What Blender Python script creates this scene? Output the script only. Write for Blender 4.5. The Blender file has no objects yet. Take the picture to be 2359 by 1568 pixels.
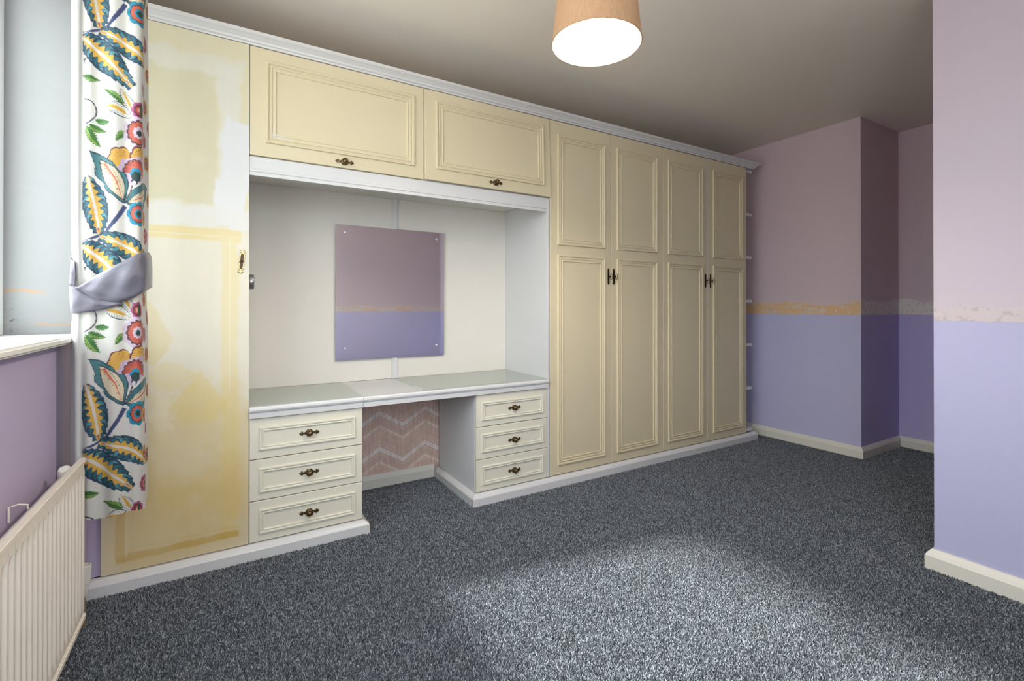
import bpy, bmesh, math, random
import numpy as np
from mathutils import Vector, Matrix
random.seed(4); rng = np.random.default_rng(4)
S = bpy.context.scene
COL = S.collection

# ---------------------------------------------------------------- camera, sky, sun, exposure
cam = bpy.data.cameras.new('camera'); cam_o = bpy.data.objects.new('camera', cam); COL.objects.link(cam_o)
cam_o.location = (0, -2.2935, 1.0632); cam_o.rotation_euler = (math.pi/2 + .0032, 0, -.5411)
cam.sensor_fit = 'HORIZONTAL'; cam.sensor_width = 36; cam.lens = 1100.33/2359*36
cam.shift_y = (703.82 - 784)/2359; cam.clip_start = .02
S.camera = cam_o
S.view_settings.view_transform = 'Standard'; S.view_settings.look = 'None'
S.view_settings.gamma = 1; S.view_settings.use_curve_mapping = False
S.view_settings.exposure = 0.0
S.cycles.max_bounces = 9; S.cycles.diffuse_bounces = 5; S.cycles.glossy_bounces = 4
S.cycles.caustics_reflective = False; S.cycles.caustics_refractive = False
S.cycles.sample_clamp_indirect = 6

SKY, SUN, BULB = 8.3, 9.0, 950.0
w = bpy.data.worlds.new('sky'); S.world = w; w.use_nodes = True
nt = w.node_tree; bg = nt.nodes['Background']
tc = nt.nodes.new('ShaderNodeTexCoord'); sx = nt.nodes.new('ShaderNodeSeparateXYZ'); rp = nt.nodes.new('ShaderNodeValToRGB')
nt.links.new(tc.outputs['Generated'], sx.inputs[0]); nt.links.new(sx.outputs['Z'], rp.inputs[0])
rp.color_ramp.elements[0].position = 0.0; rp.color_ramp.elements[0].color = (.70, .70, .68, 1)      # ground outside
rp.color_ramp.elements[1].position = .04; rp.color_ramp.elements[1].color = (.90, .95, 1.0, 1)      # overcast sky
nt.links.new(rp.outputs[0], bg.inputs[0]); bg.inputs[1].default_value = SKY

sun = bpy.data.lights.new('sun', 'SUN'); sun.energy = SUN; sun.angle = math.radians(5); sun.color = (1, .97, .93)
sun_o = bpy.data.objects.new('sun', sun); COL.objects.link(sun_o)
sun_o.rotation_euler = Vector((1, -.20, -.88)).to_track_quat('-Z', 'Y').to_euler(); sun_o.location = (-3, 0, 4)

por = bpy.data.lights.new('window_daylight_portal', 'AREA'); por.shape = 'RECTANGLE'; por.size = 1.9; por.size_y = 1.2
por.cycles.is_portal = True
por_o = bpy.data.objects.new('window_daylight_portal', por); COL.objects.link(por_o)
por_o.location = (-.70, -1.11, 1.55); por_o.rotation_euler = (0, -math.pi/2, 0)
por2_o = bpy.data.objects.new('window_daylight_portal', por.copy()); COL.objects.link(por2_o); por2_o.data.size = 1.3; por2_o.data.cycles.is_portal = True  # portal for the added window behind the camera
por2_o.location = (.33, -2.98, 1.55); por2_o.rotation_euler = (math.pi/2, 0, math.pi)

# ---------------------------------------------------------------- helpers
def lin(c):
    f = lambda v: v/12.92 if v <= .04045 else ((v+.055)/1.055)**2.4
    return tuple(f(v/255) for v in c) + (1,)

def nodes(m):
    m.use_nodes = True
    return m.node_tree, m.node_tree.nodes['Principled BSDF']

class G:
    """tiny node-graph helper"""
    def __init__(s, m): s.nt, s.b = nodes(m); s.L = s.nt.links
    def n(s, t, **k):
        x = s.nt.nodes.new(t)
        for a, v in k.items(): setattr(x, a, v)
        return x
    def put(s, sock, v):
        if hasattr(v, 'is_linked'): s.L.new(v, sock)
        else: sock.default_value = v
    def math(s, op, a, b=0.0, c=0.0, clamp=False):
        x = s.n('ShaderNodeMath', operation=op, use_clamp=clamp)
        for i, v in enumerate((a, b, c)): s.put(x.inputs[i], v)
        return x.outputs[0]
    def step(s, v, lo, hi):
        x = s.n('ShaderNodeMapRange', interpolation_type='SMOOTHSTEP')
        s.put(x.inputs[0], v); x.inputs[1].default_value = lo; x.inputs[2].default_value = hi
        return x.outputs[0]
    def mix(s, f, a, b):
        x = s.n('ShaderNodeMix', data_type='RGBA'); s.put(x.inputs[0], f); s.put(x.inputs[6], a); s.put(x.inputs[7], b)
        return x.outputs[2]
    def pos(s):
        g = s.n('ShaderNodeNewGeometry'); x = s.n('ShaderNodeSeparateXYZ'); s.L.new(g.outputs['Position'], x.inputs[0])
        return g.outputs['Position'], x.outputs
    def noise(s, vec, scale, detail=3.0, rough=.5, stretch=None):
        if stretch:
            mp = s.n('ShaderNodeMapping'); s.L.new(vec, mp.inputs[0]); mp.inputs['Scale'].default_value = stretch; vec = mp.outputs[0]
        x = s.n('ShaderNodeTexNoise'); s.L.new(vec, x.inputs['Vector'])
        x.inputs['Scale'].default_value = scale; x.inputs['Detail'].default_value = detail; x.inputs['Roughness'].default_value = rough
        return x.outputs[0]
    def bump(s, h, strength, dist=.002):
        x = s.n('ShaderNodeBump'); s.put(x.inputs['Height'], h); x.inputs['Strength'].default_value = strength; x.inputs['Distance'].default_value = dist
        s.L.new(x.outputs[0], s.b.inputs['Normal'])

def paint(name, rgb, rough=.5, var=.05, bump=.15, scale=6, bscale=120, spec=.4, metal=0):
    m = bpy.data.materials.new(name); g = G(m); P, _ = g.pos()
    c = lin(rgb); d = tuple(v*(1-var) for v in c[:3]) + (1,)
    g.L.new(g.mix(g.noise(P, scale), c, d), g.b.inputs['Base Color'])
    g.b.inputs['Roughness'].default_value = rough; g.b.inputs['Specular IOR Level'].default_value = spec; g.b.inputs['Metallic'].default_value = metal
    if bump: g.bump(g.noise(P, bscale, 2), bump, .0006)
    return m

def obj(name, me, mat=None, parent=None, smooth=False):
    if isinstance(me, bmesh.types.BMesh):
        bmesh.ops.recalc_face_normals(me, faces=me.faces[:])
        b = me; me = bpy.data.meshes.new(name); b.to_mesh(me); b.free()
    o = bpy.data.objects.new(name, me); COL.objects.link(o)
    if mat: me.materials.append(mat)
    if parent: o.parent = parent; o.matrix_parent_inverse = Matrix.Translation(-Vector(parent.location))
    if smooth:
        me.polygons.foreach_set('use_smooth', [True]*len(me.polygons))
        try: me.set_sharp_from_angle(angle=math.radians(35))
        except Exception: pass
    return o
def thing(name, label, cat, loc=(0, 0, 0), group=None):
    o = bpy.data.objects.new(name, None); o.location = loc; COL.objects.link(o); o.empty_display_size = .05
    return tag(o, label, cat, group)
def tag(o, label, cat, group=None):
    o['label'] = label; o['category'] = cat
    if group: o['group'] = group
    return o
def struct(name, me, mat, parent=None, smooth=False):
    o = obj(name, me, mat, parent, smooth)
    if not parent: o['kind'] = 'structure'
    return o

def box(bm, x0, x1, y0, y1, z0, z1, bev=0, seg=1):
    r = bmesh.ops.create_cube(bm, size=1); vs = r['verts']
    for v in vs:
        v.co = Vector(((x0+x1)/2 + v.co.x*(x1-x0), (y0+y1)/2 + v.co.y*(y1-y0), (z0+z1)/2 + v.co.z*(z1-z0)))
    if bev:
        es = list({e for v in vs for e in v.link_edges})
        bmesh.ops.bevel(bm, geom=es, offset=bev, segments=seg, affect='EDGES', clamp_overlap=True)
    return vs
def boxm(*a, **k):
    bm = bmesh.new(); box(bm, *a, **k); return bm

def sweep(bm, path, prof, ends=(None, None)):
    """extrude a closed profile (offset to the left of the path, z) along a plan polyline with mitred corners"""
    pts = [Vector(p).to_2d() for p in path]; n = len(pts); rings = []
    for i, p in enumerate(pts):
        d0 = (pts[i]-pts[i-1]).normalized() if i else None
        d1 = (pts[i+1]-pts[i]).normalized() if i < n-1 else None
        if d0 is None: d0 = d1
        if d1 is None: d1 = d0
        n0 = Vector((-d0.y, d0.x)); n1 = Vector((-d1.y, d1.x)); m = (n0+n1); m = m/(1+n0.dot(n1))
        sk = ends[0] if i == 0 else (ends[1] if i == n-1 else None)
        ring = []
        for o, z in prof:
            q = p + m*o
            if sk: q = q + d0*(sk*o)
            ring.append(bm.verts.new((q.x, q.y, z)))
        rings.append(ring)
    k = len(prof)
    for a, b in zip(rings, rings[1:]):
        for j in range(k): bm.faces.new((a[j], a[(j+1) % k], b[(j+1) % k], b[j]))
    bm.faces.new(rings[0]); bm.faces.new(rings[-1][::-1])

def frame_moulding(x0, x1, z0, z1, prof, y=0.0):
    """mitred picture-frame moulding on a front at y: prof = (inset, height towards -y)"""
    bm = bmesh.new(); rings = []
    for i, h in prof:
        rings.append([bm.verts.new((x, y-h, z)) for x, z in ((x0+i, z0+i), (x1-i, z0+i), (x1-i, z1-i), (x0+i, z1-i))])
    for a, b in zip(rings, rings[1:]):
        for j in range(4): bm.faces.new((a[j], a[(j+1) % 4], b[(j+1) % 4], b[j]))
    return bm
DOOR_PROF = [(0, -.0004), (.0005, .007), (.003, .0095), (.009, .0095), (.0125, .007), (.0135, .0032), (.018, .003), (.019, .006), (.0215, .007),
             (.0245, .006), (.0255, .003), (.034, .0028), (.0345, .005), (.037, .006), (.040, .005), (.041, -.0004)]
DRAWER_PROF = [(0, -.0004), (.0005, .006), (.002, .008), (.007, .008), (.0095, .005), (.011, .0045), (.013, .0065), (.0165, .0065), (.0185, .004), (.019, -.0004)]

def lathe(bm, prof, seg=20, M=None):
    """revolve (r, h) about z"""
    rings = []
    for r, h in prof:
        rings.append([bm.verts.new((r*math.cos(2*math.pi*k/seg), r*math.sin(2*math.pi*k/seg), h)) for k in range(seg)] if r > 1e-6 else [bm.verts.new((0, 0, h))])
    vs = [v for r in rings for v in r]
    for a, b in zip(rings, rings[1:]):
        for k in range(seg):
            q = [a[k % len(a)], a[(k+1) % len(a)], b[(k+1) % len(b)], b[k % len(b)]]
            q = list(dict.fromkeys(q))
            if len(q) > 2: bm.faces.new(q)
    if M: bmesh.ops.transform(bm, matrix=M, verts=vs)
    return vs
def plate(bm, outline, t, M=None, bev=0.0):
    """extruded flat outline in local xy, thickness t along +z"""
    lo = [bm.verts.new((x, y, 0)) for x, y in outline]
    cx = sum(p[0] for p in outline)/len(outline); cy = sum(p[1] for p in outline)/len(outline)
    hi = [bm.verts.new((x, y, t*.6)) for x, y in outline]
    tp = [bm.verts.new((cx+(x-cx)*(1-bev), cy+(y-cy)*(1-bev), t)) for x, y in outline]
    n = len(outline)
    for a, b in ((lo, hi), (hi, tp)):
        for k in range(n): bm.faces.new((a[k], a[(k+1) % n], b[(k+1) % n], b[k]))
    f = bm.faces.new(tp); bmesh.ops.triangulate(bm, faces=[f])
    if M: bmesh.ops.transform(bm, matrix=M, verts=lo+hi+tp)
def tube(bm, pts, r, seg=8, closed=False):
    pts = [Vector(p) for p in pts]; n = len(pts); rings = []
    up = None
    for i, p in enumerate(pts):
        a = pts[i-1] if (i or closed) else p; b = pts[(i+1) % n] if (i < n-1 or closed) else p
        d = (b-a).normalized()
        u = d.cross(Vector((0, 0, 1)) if abs(d.z) < .9 else Vector((1, 0, 0))).normalized() if up is None else (up - d*up.dot(d)).normalized()
        up = u; v = d.cross(u)
        rr = r[i] if hasattr(r, '__len__') else r
        rings.append([bm.verts.new(p + (u*math.cos(t)+v*math.sin(t))*rr) for t in (2*math.pi*k/seg for k in range(seg))])
    for i in range(n if closed else n-1):
        a, b = rings[i], rings[(i+1) % n]
        for k in range(seg): bm.faces.new((a[k], a[(k+1) % seg], b[(k+1) % seg], b[k]))
    if not closed: bm.faces.new(rings[0][::-1]); bm.faces.new(rings[-1])

# ---------------------------------------------------------------- materials
M_WHITE = paint('white_gloss_paint', (212, 212, 213), .32, .04, .1)
M_WHITE_OLD = paint('old_white_paint', (226, 224, 216), .4, .08, .2)
M_CREAM = paint('cream_door_paint', (216, 204, 173), .42, .05, .12)
M_CREAM2 = paint('pale_cream_drawer_paint', (220, 216, 200), .42, .04, .12)
M_ALCOVE = paint('off_white_board', (222, 218, 210), .55, .05, .08)
M_BRASS = paint('aged_brass', (126, 106, 74), .32, .6, .1, 160, 300, .5, .75)
M_BRASS_DK = paint('dark_bronze', (58, 42, 24), .42, .4, .1, 90, 300, .5, .75)
M_BRASS_LT = paint('bright_brass', (186, 166, 120), .34, .3, .1, 90, 300, .5, .6)
M_BRONZE_IN = paint('brown_enamel', (92, 66, 40), .5, .3, 0, 90)
M_STEEL = paint('grey_steel', (150, 150, 152), .3, .1, 0, 50, 100, .5, .8)
M_CHROME = paint('bright_chrome_cap', (225, 225, 228), .25, .1, 0, 50, 100, .6, .3)
M_RAD = paint('cream_radiator_enamel', (224, 216, 204), .34, .05, .06)
M_SKIRT = paint('skirting_white_paint', (226, 223, 212), .4, .06, .15)
M_CEIL = paint('ceiling_paint', (240, 232, 220), .8, .08, .25, 1.3, 60)
M_RAW = paint('raw_timber_edge', (176, 132, 92), .7, .3, .2, 60)
M_PURPLE = paint('lavender_return', (172, 158, 204), .7)
M_BLACK = paint('dark_gap', (34, 28, 26), .8)

def wall_paint(name, low, high, orange=0.0, pale=(222, 214, 204), off=(0, 0, 0), ztop=1.07):
    m = bpy.data.materials.new(name); g = G(m); P0, xyz = g.pos()
    vm = g.n('ShaderNodeVectorMath', operation='ADD'); g.L.new(P0, vm.inputs[0]); vm.inputs[1].default_value = off
    P = vm.outputs[0]; z = xyz['Z']
    nlow = g.noise(P, 5, 4, .6); nfine = g.noise(P, 26, 4, .6)
    lowc = g.mix(g.noise(P, 2.2, 2), lin(low), tuple(v*.95 for v in lin(low)[:3])+(1,))
    highc = g.mix(g.noise(P, 2.0, 2), lin(high), tuple(v*.95 for v in lin(high)[:3])+(1,))
    # torn remains of a paper border between the two paints
    top = g.math('ADD', ztop, g.math('ADD', g.math('MULTIPLY', g.math('SUBTRACT', nlow, .5), .13), g.math('MULTIPLY', g.math('SUBTRACT', nfine, .5), .03)))
    in_top = g.step(g.math('SUBTRACT', top, z), -.002, .004)
    in_bot = g.step(g.math('SUBTRACT', z, g.math('ADD', 1.008, g.math('MULTIPLY', g.math('SUBTRACT', nfine, .5), .012))), -.002, .003)
    band = g.math('MULTIPLY', in_top, in_bot)
    streak = g.noise(P, 9, 5, .65, (1, 1, 3.2))
    org = g.step(streak, .62-orange*.35, .70-orange*.35)
    tear = g.mix(g.step(g.noise(P, 40, 3), .52, .62), lin(pale), tuple(v*.86 for v in lin(pale)[:3])+(1,))
    bandc = g.mix(g.math('MULTIPLY', org, min(1.0, orange*2)), tear, lin((222, 184, 144)))
    flake = g.math('MULTIPLY', g.step(g.noise(P, 60, 2), .66, .70), min(1, orange*2))
    bandc = g.mix(flake, bandc, lin((228, 220, 214)))
    base = g.mix(g.step(z, 1.012, 1.024), lowc, highc)
    # pale scraped haze around the strip
    haze = g.math('MULTIPLY', g.step(z, 1.03, 1.06), g.math('SUBTRACT', 1.0, g.step(z, 1.10, 1.13)))
    base = g.mix(g.math('MULTIPLY', haze, .25), base, lin(pale))
    g.L.new(g.mix(band, base, bandc), g.b.inputs['Base Color'])
    g.b.inputs['Roughness'].default_value = .75; g.b.inputs['Specular IOR Level'].default_value = .25
    g.bump(g.math('ADD', g.math('MULTIPLY', g.noise(P, 90, 2), .4), g.math('MULTIPLY', g.math('MULTIPLY', band, streak), 2)), .35, .0015)
    return m
LOWP, HIGHP = (194, 192, 226), (212, 191, 199)
M_WALL_FAR = wall_paint('far_wall_paint', LOWP, HIGHP, .62, (218, 198, 180), (0, .3, 0), 1.095)
M_WALL_RIGHT = wall_paint('right_wall_paint', (186, 186, 218), (204, 192, 204), .06, (206, 196, 198), (3.1, 0, 0))
M_WALL_REC = wall_paint('recess_wall_paint', (190, 180, 224), HIGHP, .02, (226, 216, 214), (0, 2.3, 0), 1.11)
M_WALL_FRONT = wall_paint('front_wall_paint', LOWP, (204, 190, 198), .30, (214, 204, 198), (5, 1, 0))
M_WALL_LEFT = paint('window_wall_paint', (182, 170, 196), .75, .06, .3, 3)

def reveal_mat():
    m = bpy.data.materials.new('reveal_plaster'); g = G(m); P, xyz = g.pos(); z = xyz['Z']
    n = g.noise(P, 14, 4, .6); st = g.noise(P, 8, 5, .65, (1, 1, 5))
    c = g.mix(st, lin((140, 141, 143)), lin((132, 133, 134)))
    for z0, th, lo in ((1.006, .006, .46), (1.114, .008, .5)):
        d = g.math('ABSOLUTE', g.math('SUBTRACT', z, g.math('ADD', z0-.012, g.math('MULTIPLY', n, .024))))
        line = g.math('SUBTRACT', 1.0, g.step(d, th*.2, th))
        c = g.mix(g.math('MULTIPLY', line, g.step(g.noise(P, 7, 2), lo-.06, lo+.06)), c, lin((160, 132, 108)))
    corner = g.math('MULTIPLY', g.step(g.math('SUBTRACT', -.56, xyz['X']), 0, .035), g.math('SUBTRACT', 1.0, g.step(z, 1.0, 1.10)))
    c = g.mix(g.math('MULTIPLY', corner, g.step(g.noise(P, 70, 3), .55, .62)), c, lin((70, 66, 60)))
    g.L.new(c, g.b.inputs['Base Color']); g.b.inputs['Roughness'].default_value = .6
    g.bump(st, .3, .002)
    return m
M_REVEAL = reveal_mat()

def chevron_mat():
    m = bpy.data.materials.new('chevron_wallpaper'); g = G(m); P, xyz = g.pos()
    x, z = xyz['X'], xyz['Z']
    # zig-zag: ridges at x=.784 and 1.067, valleys at .921
    ph = g.math('FRACT', g.math('DIVIDE', g.math('SUBTRACT', x, .784-2.84), .284))
    tri = g.math('ABSOLUTE', g.math('SUBTRACT', g.math('MULTIPLY', ph, 2.0), 1.0))      # 1 at ridges
    v = g.math('SUBTRACT', z, g.math('MULTIPLY', tri, .085))
    t = g.math('FRACT', g.math('DIVIDE', g.math('SUBTRACT', v, .133-.0 -.012+2*.0), .212))
    r = g.n('ShaderNodeValToRGB'); g.L.new(t, r.inputs[0]); cr = r.color_ramp; cr.interpolation = 'CONSTANT'
    pink, dk, wh, pk2 = lin((226, 198, 184)), lin((210, 176, 160)), lin((238, 228, 222)), lin((218, 188, 174))
    seq = [(0, dk), (.02, wh), (.16, dk), (.18, pink), (.26, dk), (.28, pink), (.33, pk2), (.45, dk), (.465, pink), (.50, dk), (.515, pink), (.55, dk), (.565, pink), (.60, dk), (.615, pink), (.70, wh), (.735, pink), (.78, pk2), (.93, pink)]
    cr.elements[0].position = 0; cr.elements[0].color = seq[0][1]; cr.elements[1].position = seq[1][0]; cr.elements[1].color = seq[1][1]
    for p, c in seq[2:]: e = cr.elements.new(p); e.color = c
    fib = g.noise(P, 60, 3, .6, (1, 1, .15))
    c = g.mix(g.step(fib, .45, .6), r.outputs[0], lin((196, 162, 148))); c = g.mix(.55, c, r.outputs[0])
    g.L.new(c, g.b.inputs['Base Color']); g.b.inputs['Roughness'].default_value = .55
    g.bump(fib, .3, .001)
    return m
M_PAPER = chevron_mat()

def glass_mat(name, tint=(.97, .99, .98, 1), rough=0.0, refl=1.0):
    m = bpy.data.materials.new(name); g = G(m); out = g.nt.nodes['Material Output']
    t = g.n('ShaderNodeBsdfTransparent'); t.inputs[0].default_value = tint
    gl = g.n('ShaderNodeBsdfGlossy'); gl.inputs['Roughness'].default_value = rough
    fr = g.n('ShaderNodeFresnel'); fr.inputs[0].default_value = 1.5
    mx = g.n('ShaderNodeMixShader'); ge = g.n('ShaderNodeNewGeometry'); g.L.new(g.math('MULTIPLY', g.math('MULTIPLY', fr.outputs[0], refl), g.math('SUBTRACT', 1.0, ge.outputs['Backfacing'])), mx.inputs[0]); g.L.new(t.outputs[0], mx.inputs[1]); g.L.new(gl.outputs[0], mx.inputs[2])
    g.L.new(mx.outputs[0], out.inputs[0]); return m
M_GLASS = glass_mat('window_glass')
M_TOPGLASS = glass_mat('table_glass', (.945, .97, .95, 1), .02)
def mirror_mat():
    m = bpy.data.materials.new('mirror_silver'); g = G(m); P, _ = g.pos()
    g.b.inputs['Base Color'].default_value = (.80, .80, .82, 1); g.b.inputs['Metallic'].default_value = 1; g.b.inputs['Roughness'].default_value = .03
    return m
M_MIRROR = mirror_mat()

# ---------------------------------------------------------------- room shell
XL, YB, YF, H = -.43, .534, -2.75, 2.40
XR, XF, XREC = 2.466, 3.815, 4.413
bm = bmesh.new(); box(bm, XL-.3, XREC+.2, YF-.15, YB+.15, -.12, 0); struct('floor', bm, paint('floor_underlay', (46, 48, 52), .95))
bm = bmesh.new(); box(bm, XL-.3, XREC+.2, YF-.15, YB+.15, H, H+.12); struct('ceiling', bm, M_CEIL)
# window wall with its opening
WY0, WY1, WZ0, WZ1 = -2.05, -.17, .955, 2.20
bm = bmesh.new()
box(bm, XL-.25, XL, YF, WY0, 0, H); box(bm, XL-.25, XL, WY1, YB, 0, H); box(bm, XL-.25, XL, WY0, WY1, 0, WZ0); box(bm, XL-.25, XL, WY0, WY1, WZ1, H)
wl = struct('wall_left', bm, M_WALL_LEFT)
wl.data.materials.append(M_REVEAL)
for p in wl.data.polygons:      # the reveal faces of the opening are bare white plaster
    c = p.center; n = p.normal
    if abs(n.x) < .1 and c.x < XL-.02 and WZ0-.01 < c.z < WZ1+.01 and (abs(c.y-WY0) < .01 or abs(c.y-WY1) < .01) : p.material_index = 1
    if abs(n.z) > .9 and abs(c.z-WZ1) < .01: p.material_index = 1
struct('wall_back', boxm(XL-.25, XF+.05, YB, YB+.15, 0, H), M_PAPER)
bm = bmesh.new(); FX0, FX1, FZ0, FZ1 = -.34, .86, .80, 2.20  # front wall, with an opening for the added fill window
box(bm, XL-.25, FX0, YF-.15, YF, 0, H); box(bm, FX1, XR, YF-.15, YF, 0, H); box(bm, FX0, FX1, YF-.15, YF, 0, FZ0); box(bm, FX0, FX1, YF-.15, YF, FZ1, H)
struct('wall_front', bm, M_WALL_FRONT)
struct('wall_right', boxm(XR, XR+.11, YF-.15, -1.513, 0, H), M_WALL_RIGHT)
bm = bmesh.new(); box(bm, XF, XREC+.2, -.686, YB, 0, H)
wf = struct('wall_far', bm, M_WALL_FAR); wf.data.materials.append(M_WALL_REC)
for p in wf.data.polygons:
    if p.normal.y < -.9: p.material_index = 1
struct('wall_recess', boxm(XREC, XREC+.2, YF-.15, -.686, 0, H), M_WALL_REC)
struct('wall_landing', boxm(XR+.11, XREC, YF-.15, YF+.35, 0, H), M_WALL_REC)

SK = [(0, 0), (.019, 0), (.019, .058), (.014, .070), (.006, .084), (0, .085)]
bm = bmesh.new(); sweep(bm, [(XF, YB), (XF, -.686), (XREC, -.686), (XREC, YF+.35)][::-1], [(o, z) for o, z in SK])
struct('baseboard_far', bm, M_SKIRT)
bm = bmesh.new(); sweep(bm, [(XR+.11, -1.513), (XR, -1.513), (XR, YF)], [(-o*1.25, z) for o, z in SK]); struct('baseboard_right', bm, M_SKIRT)
bm = bmesh.new(); sweep(bm, [(.555, YB), (1.1225, YB)], [(-o, z*.95) for o, z in SK]); struct('baseboard_back', bm, M_SKIRT)
bm = bmesh.new(); sweep(bm, [(XL, YF), (XR, YF)], SK); struct('baseboard_front', bm, M_SKIRT)

# window sill, frame, panes
bm = bmesh.new(); box(bm, XL-.17, XL+.035, WY0-.04, WY1+.0, WZ0-.002, WZ0+.020, .006, 3); struct('trim_1', bm, M_WHITE_OLD)
win = bmesh.new(); X0, X1 = XL-.235, XL-.17
for a in ((WY0, WY0+.05, WZ0+.02, WZ1), (WY1-.05, WY1, WZ0+.02, WZ1), (WY0+.05, WY1-.05, WZ0+.021, WZ0+.075), (WY0+.05, WY1-.05, WZ1-.05, WZ1), (-1.135, -1.085, WZ0+.075, WZ1-.05)):
    box(win, X0, X1, a[0]+.0006, a[1]-.0006, a[2], a[3]-.0006, .004)
wobj = struct('window_1', win, paint('window_frame_upvc', (236, 238, 240), .3, .02, 0))
for y0, y1 in ((WY0+.05, -1.135), (-1.085, WY1-.05)):
    struct('pane', boxm(XL-.206, XL-.200, y0, y1, WZ0+.075, WZ1-.05), M_GLASS, wobj)

bm = bmesh.new()  # unseen window behind the camera, added to give frontal fill daylight
for a in ((FX0, FX0+.05, FZ0, FZ1), (FX1-.05, FX1, FZ0, FZ1), (FX0+.05, FX1-.05, FZ0, FZ0+.06), (FX0+.05, FX1-.05, FZ1-.05, FZ1)):
    box(bm, a[0]+.0006, a[1]-.0006, YF-.11, YF-.06, a[2]+.0006, a[3]-.0006, .004)
w2 = struct('added_fill_window', bm, wobj.data.materials[0]); struct('pane', boxm(FX0+.05, FX1-.05, YF-.088, YF-.082, FZ0+.06, FZ1-.05), M_GLASS, w2)
bm = bmesh.new(); box(bm, FX0-.05, FX1+.05, YF-.06, YF+.04, FZ0+.0006, FZ0+.022, .005, 2); struct('added_window_sill', bm, M_WHITE_OLD)  # sill of the added window
struct('trim_3', boxm(XL+.0005, -.3895, .012, .03, .068, ZTRIM := 2.16), M_WALL_LEFT)

# ---------------------------------------------------------------- carpet pile (real tufts)
def carpet():
    base = bmesh.new()
    quads = [[(XL, -2.45), (XR-.024, -2.45), (XR-.024, -.028), (XL, -.028)], [(.584, -.028), (1.12, -.028), (1.12, .51), (.584, .51)],
             [(XR-.024, -1.485), (XR+.13, -1.485), (XR+.13, -.028), (XR-.024, -.028)],
             [(XR+.13, -2.2), (XREC-.02, -2.2), (XREC-.02, -.706), (XR+.13, -.706)], [(XR+.13, -.706), (XF-.02, -.706), (XF-.02, -.028), (XR+.13, -.028)],
             [(3.66, -.028), (XF-.02, -.028), (XF-.02, .3), (3.66, .3)]]
    for q in quads:
        base.faces.new([base.verts.new((x, y, .001)) for x, y in q])
    m = bpy.data.materials.new('carpet_yarn'); g = G(m)
    at = g.n('ShaderNodeAttribute', attribute_type='INSTANCER', attribute_name='tint')
    r = g.n('ShaderNodeValToRGB'); g.L.new(at.outputs['Fac'], r.inputs[0]); e = r.color_ramp.elements
    e[0].position = 0; e[0].color = lin((72, 75, 80)); e[1].position = 1; e[1].color = lin((168, 173, 180))
    for p, c in ((.35, (92, 96, 102)), (.6, (118, 123, 130)), (.85, (144, 150, 157))):
        x = e.new(p); x.color = lin(c)
    g.L.new(r.outputs[0], g.b.inputs['Base Color']); g.b.inputs['Roughness'].default_value = .95; g.b.inputs['Specular IOR Level'].default_value = .1
    o = obj('carpet_pile', base, m)
    o['kind'] = 'stuff'; tag(o, 'dark charcoal speckled carpet pile covering the whole floor', 'carpet')
    ng = bpy.data.node_groups.new('pile', 'GeometryNodeTree')
    ng.interface.new_socket('Geometry', in_out='INPUT', socket_type='NodeSocketGeometry'); ng.interface.new_socket('Geometry', in_out='OUTPUT', socket_type='NodeSocketGeometry')
    N = lambda t: ng.nodes.new(t); L = ng.links.new
    gi, go = N('NodeGroupInput'), N('NodeGroupOutput')
    dp = N('GeometryNodeDistributePointsOnFaces'); L(gi.outputs[0], dp.inputs['Mesh']); dp.inputs['Density'].default_value = 100000; dp.inputs['Seed'].default_value = 3
    cone = N('GeometryNodeMeshCone'); cone.fill_type = 'NONE'
    for k, v in (('Vertices', 4), ('Radius Top', .0008), ('Radius Bottom', .0021), ('Depth', .0075)): cone.inputs[k].default_value = v
    sm = N('GeometryNodeSetMaterial'); sm.inputs['Material'].default_value = m; L(cone.outputs[0], sm.inputs[0])
    ip = N('GeometryNodeInstanceOnPoints'); L(dp.outputs['Points'], ip.inputs['Points']); L(sm.outputs[0], ip.inputs['Instance'])
    rv = N('FunctionNodeRandomValue'); rv.data_type = 'FLOAT_VECTOR'; rv.inputs[0].default_value = (-.55, -.55, 0); rv.inputs[1].default_value = (.55, .55, 6.28); L(rv.outputs[0], ip.inputs['Rotation'])
    rs = N('FunctionNodeRandomValue'); rs.data_type = 'FLOAT'; rs.inputs[2].default_value = .7; rs.inputs[3].default_value = 1.35; rs.inputs['Seed'].default_value = 7; L(rs.outputs[1], ip.inputs['Scale'])
    st = N('GeometryNodeStoreNamedAttribute'); st.domain = 'INSTANCE'; st.data_type = 'FLOAT'; st.inputs['Name'].default_value = 'tint'
    rt = N('FunctionNodeRandomValue'); rt.data_type = 'FLOAT'; rt.inputs['Seed'].default_value = 11
    L(ip.outputs[0], st.inputs[0]); L(rt.outputs[1], st.inputs['Value'])
    jn = N('GeometryNodeJoinGeometry'); L(st.outputs[0], jn.inputs[0]); L(gi.outputs[0], jn.inputs[0]); L(jn.outputs[0], go.inputs[0])
    md = o.modifiers.new('pile', 'NODES'); md.node_group = ng
carpet()

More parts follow.
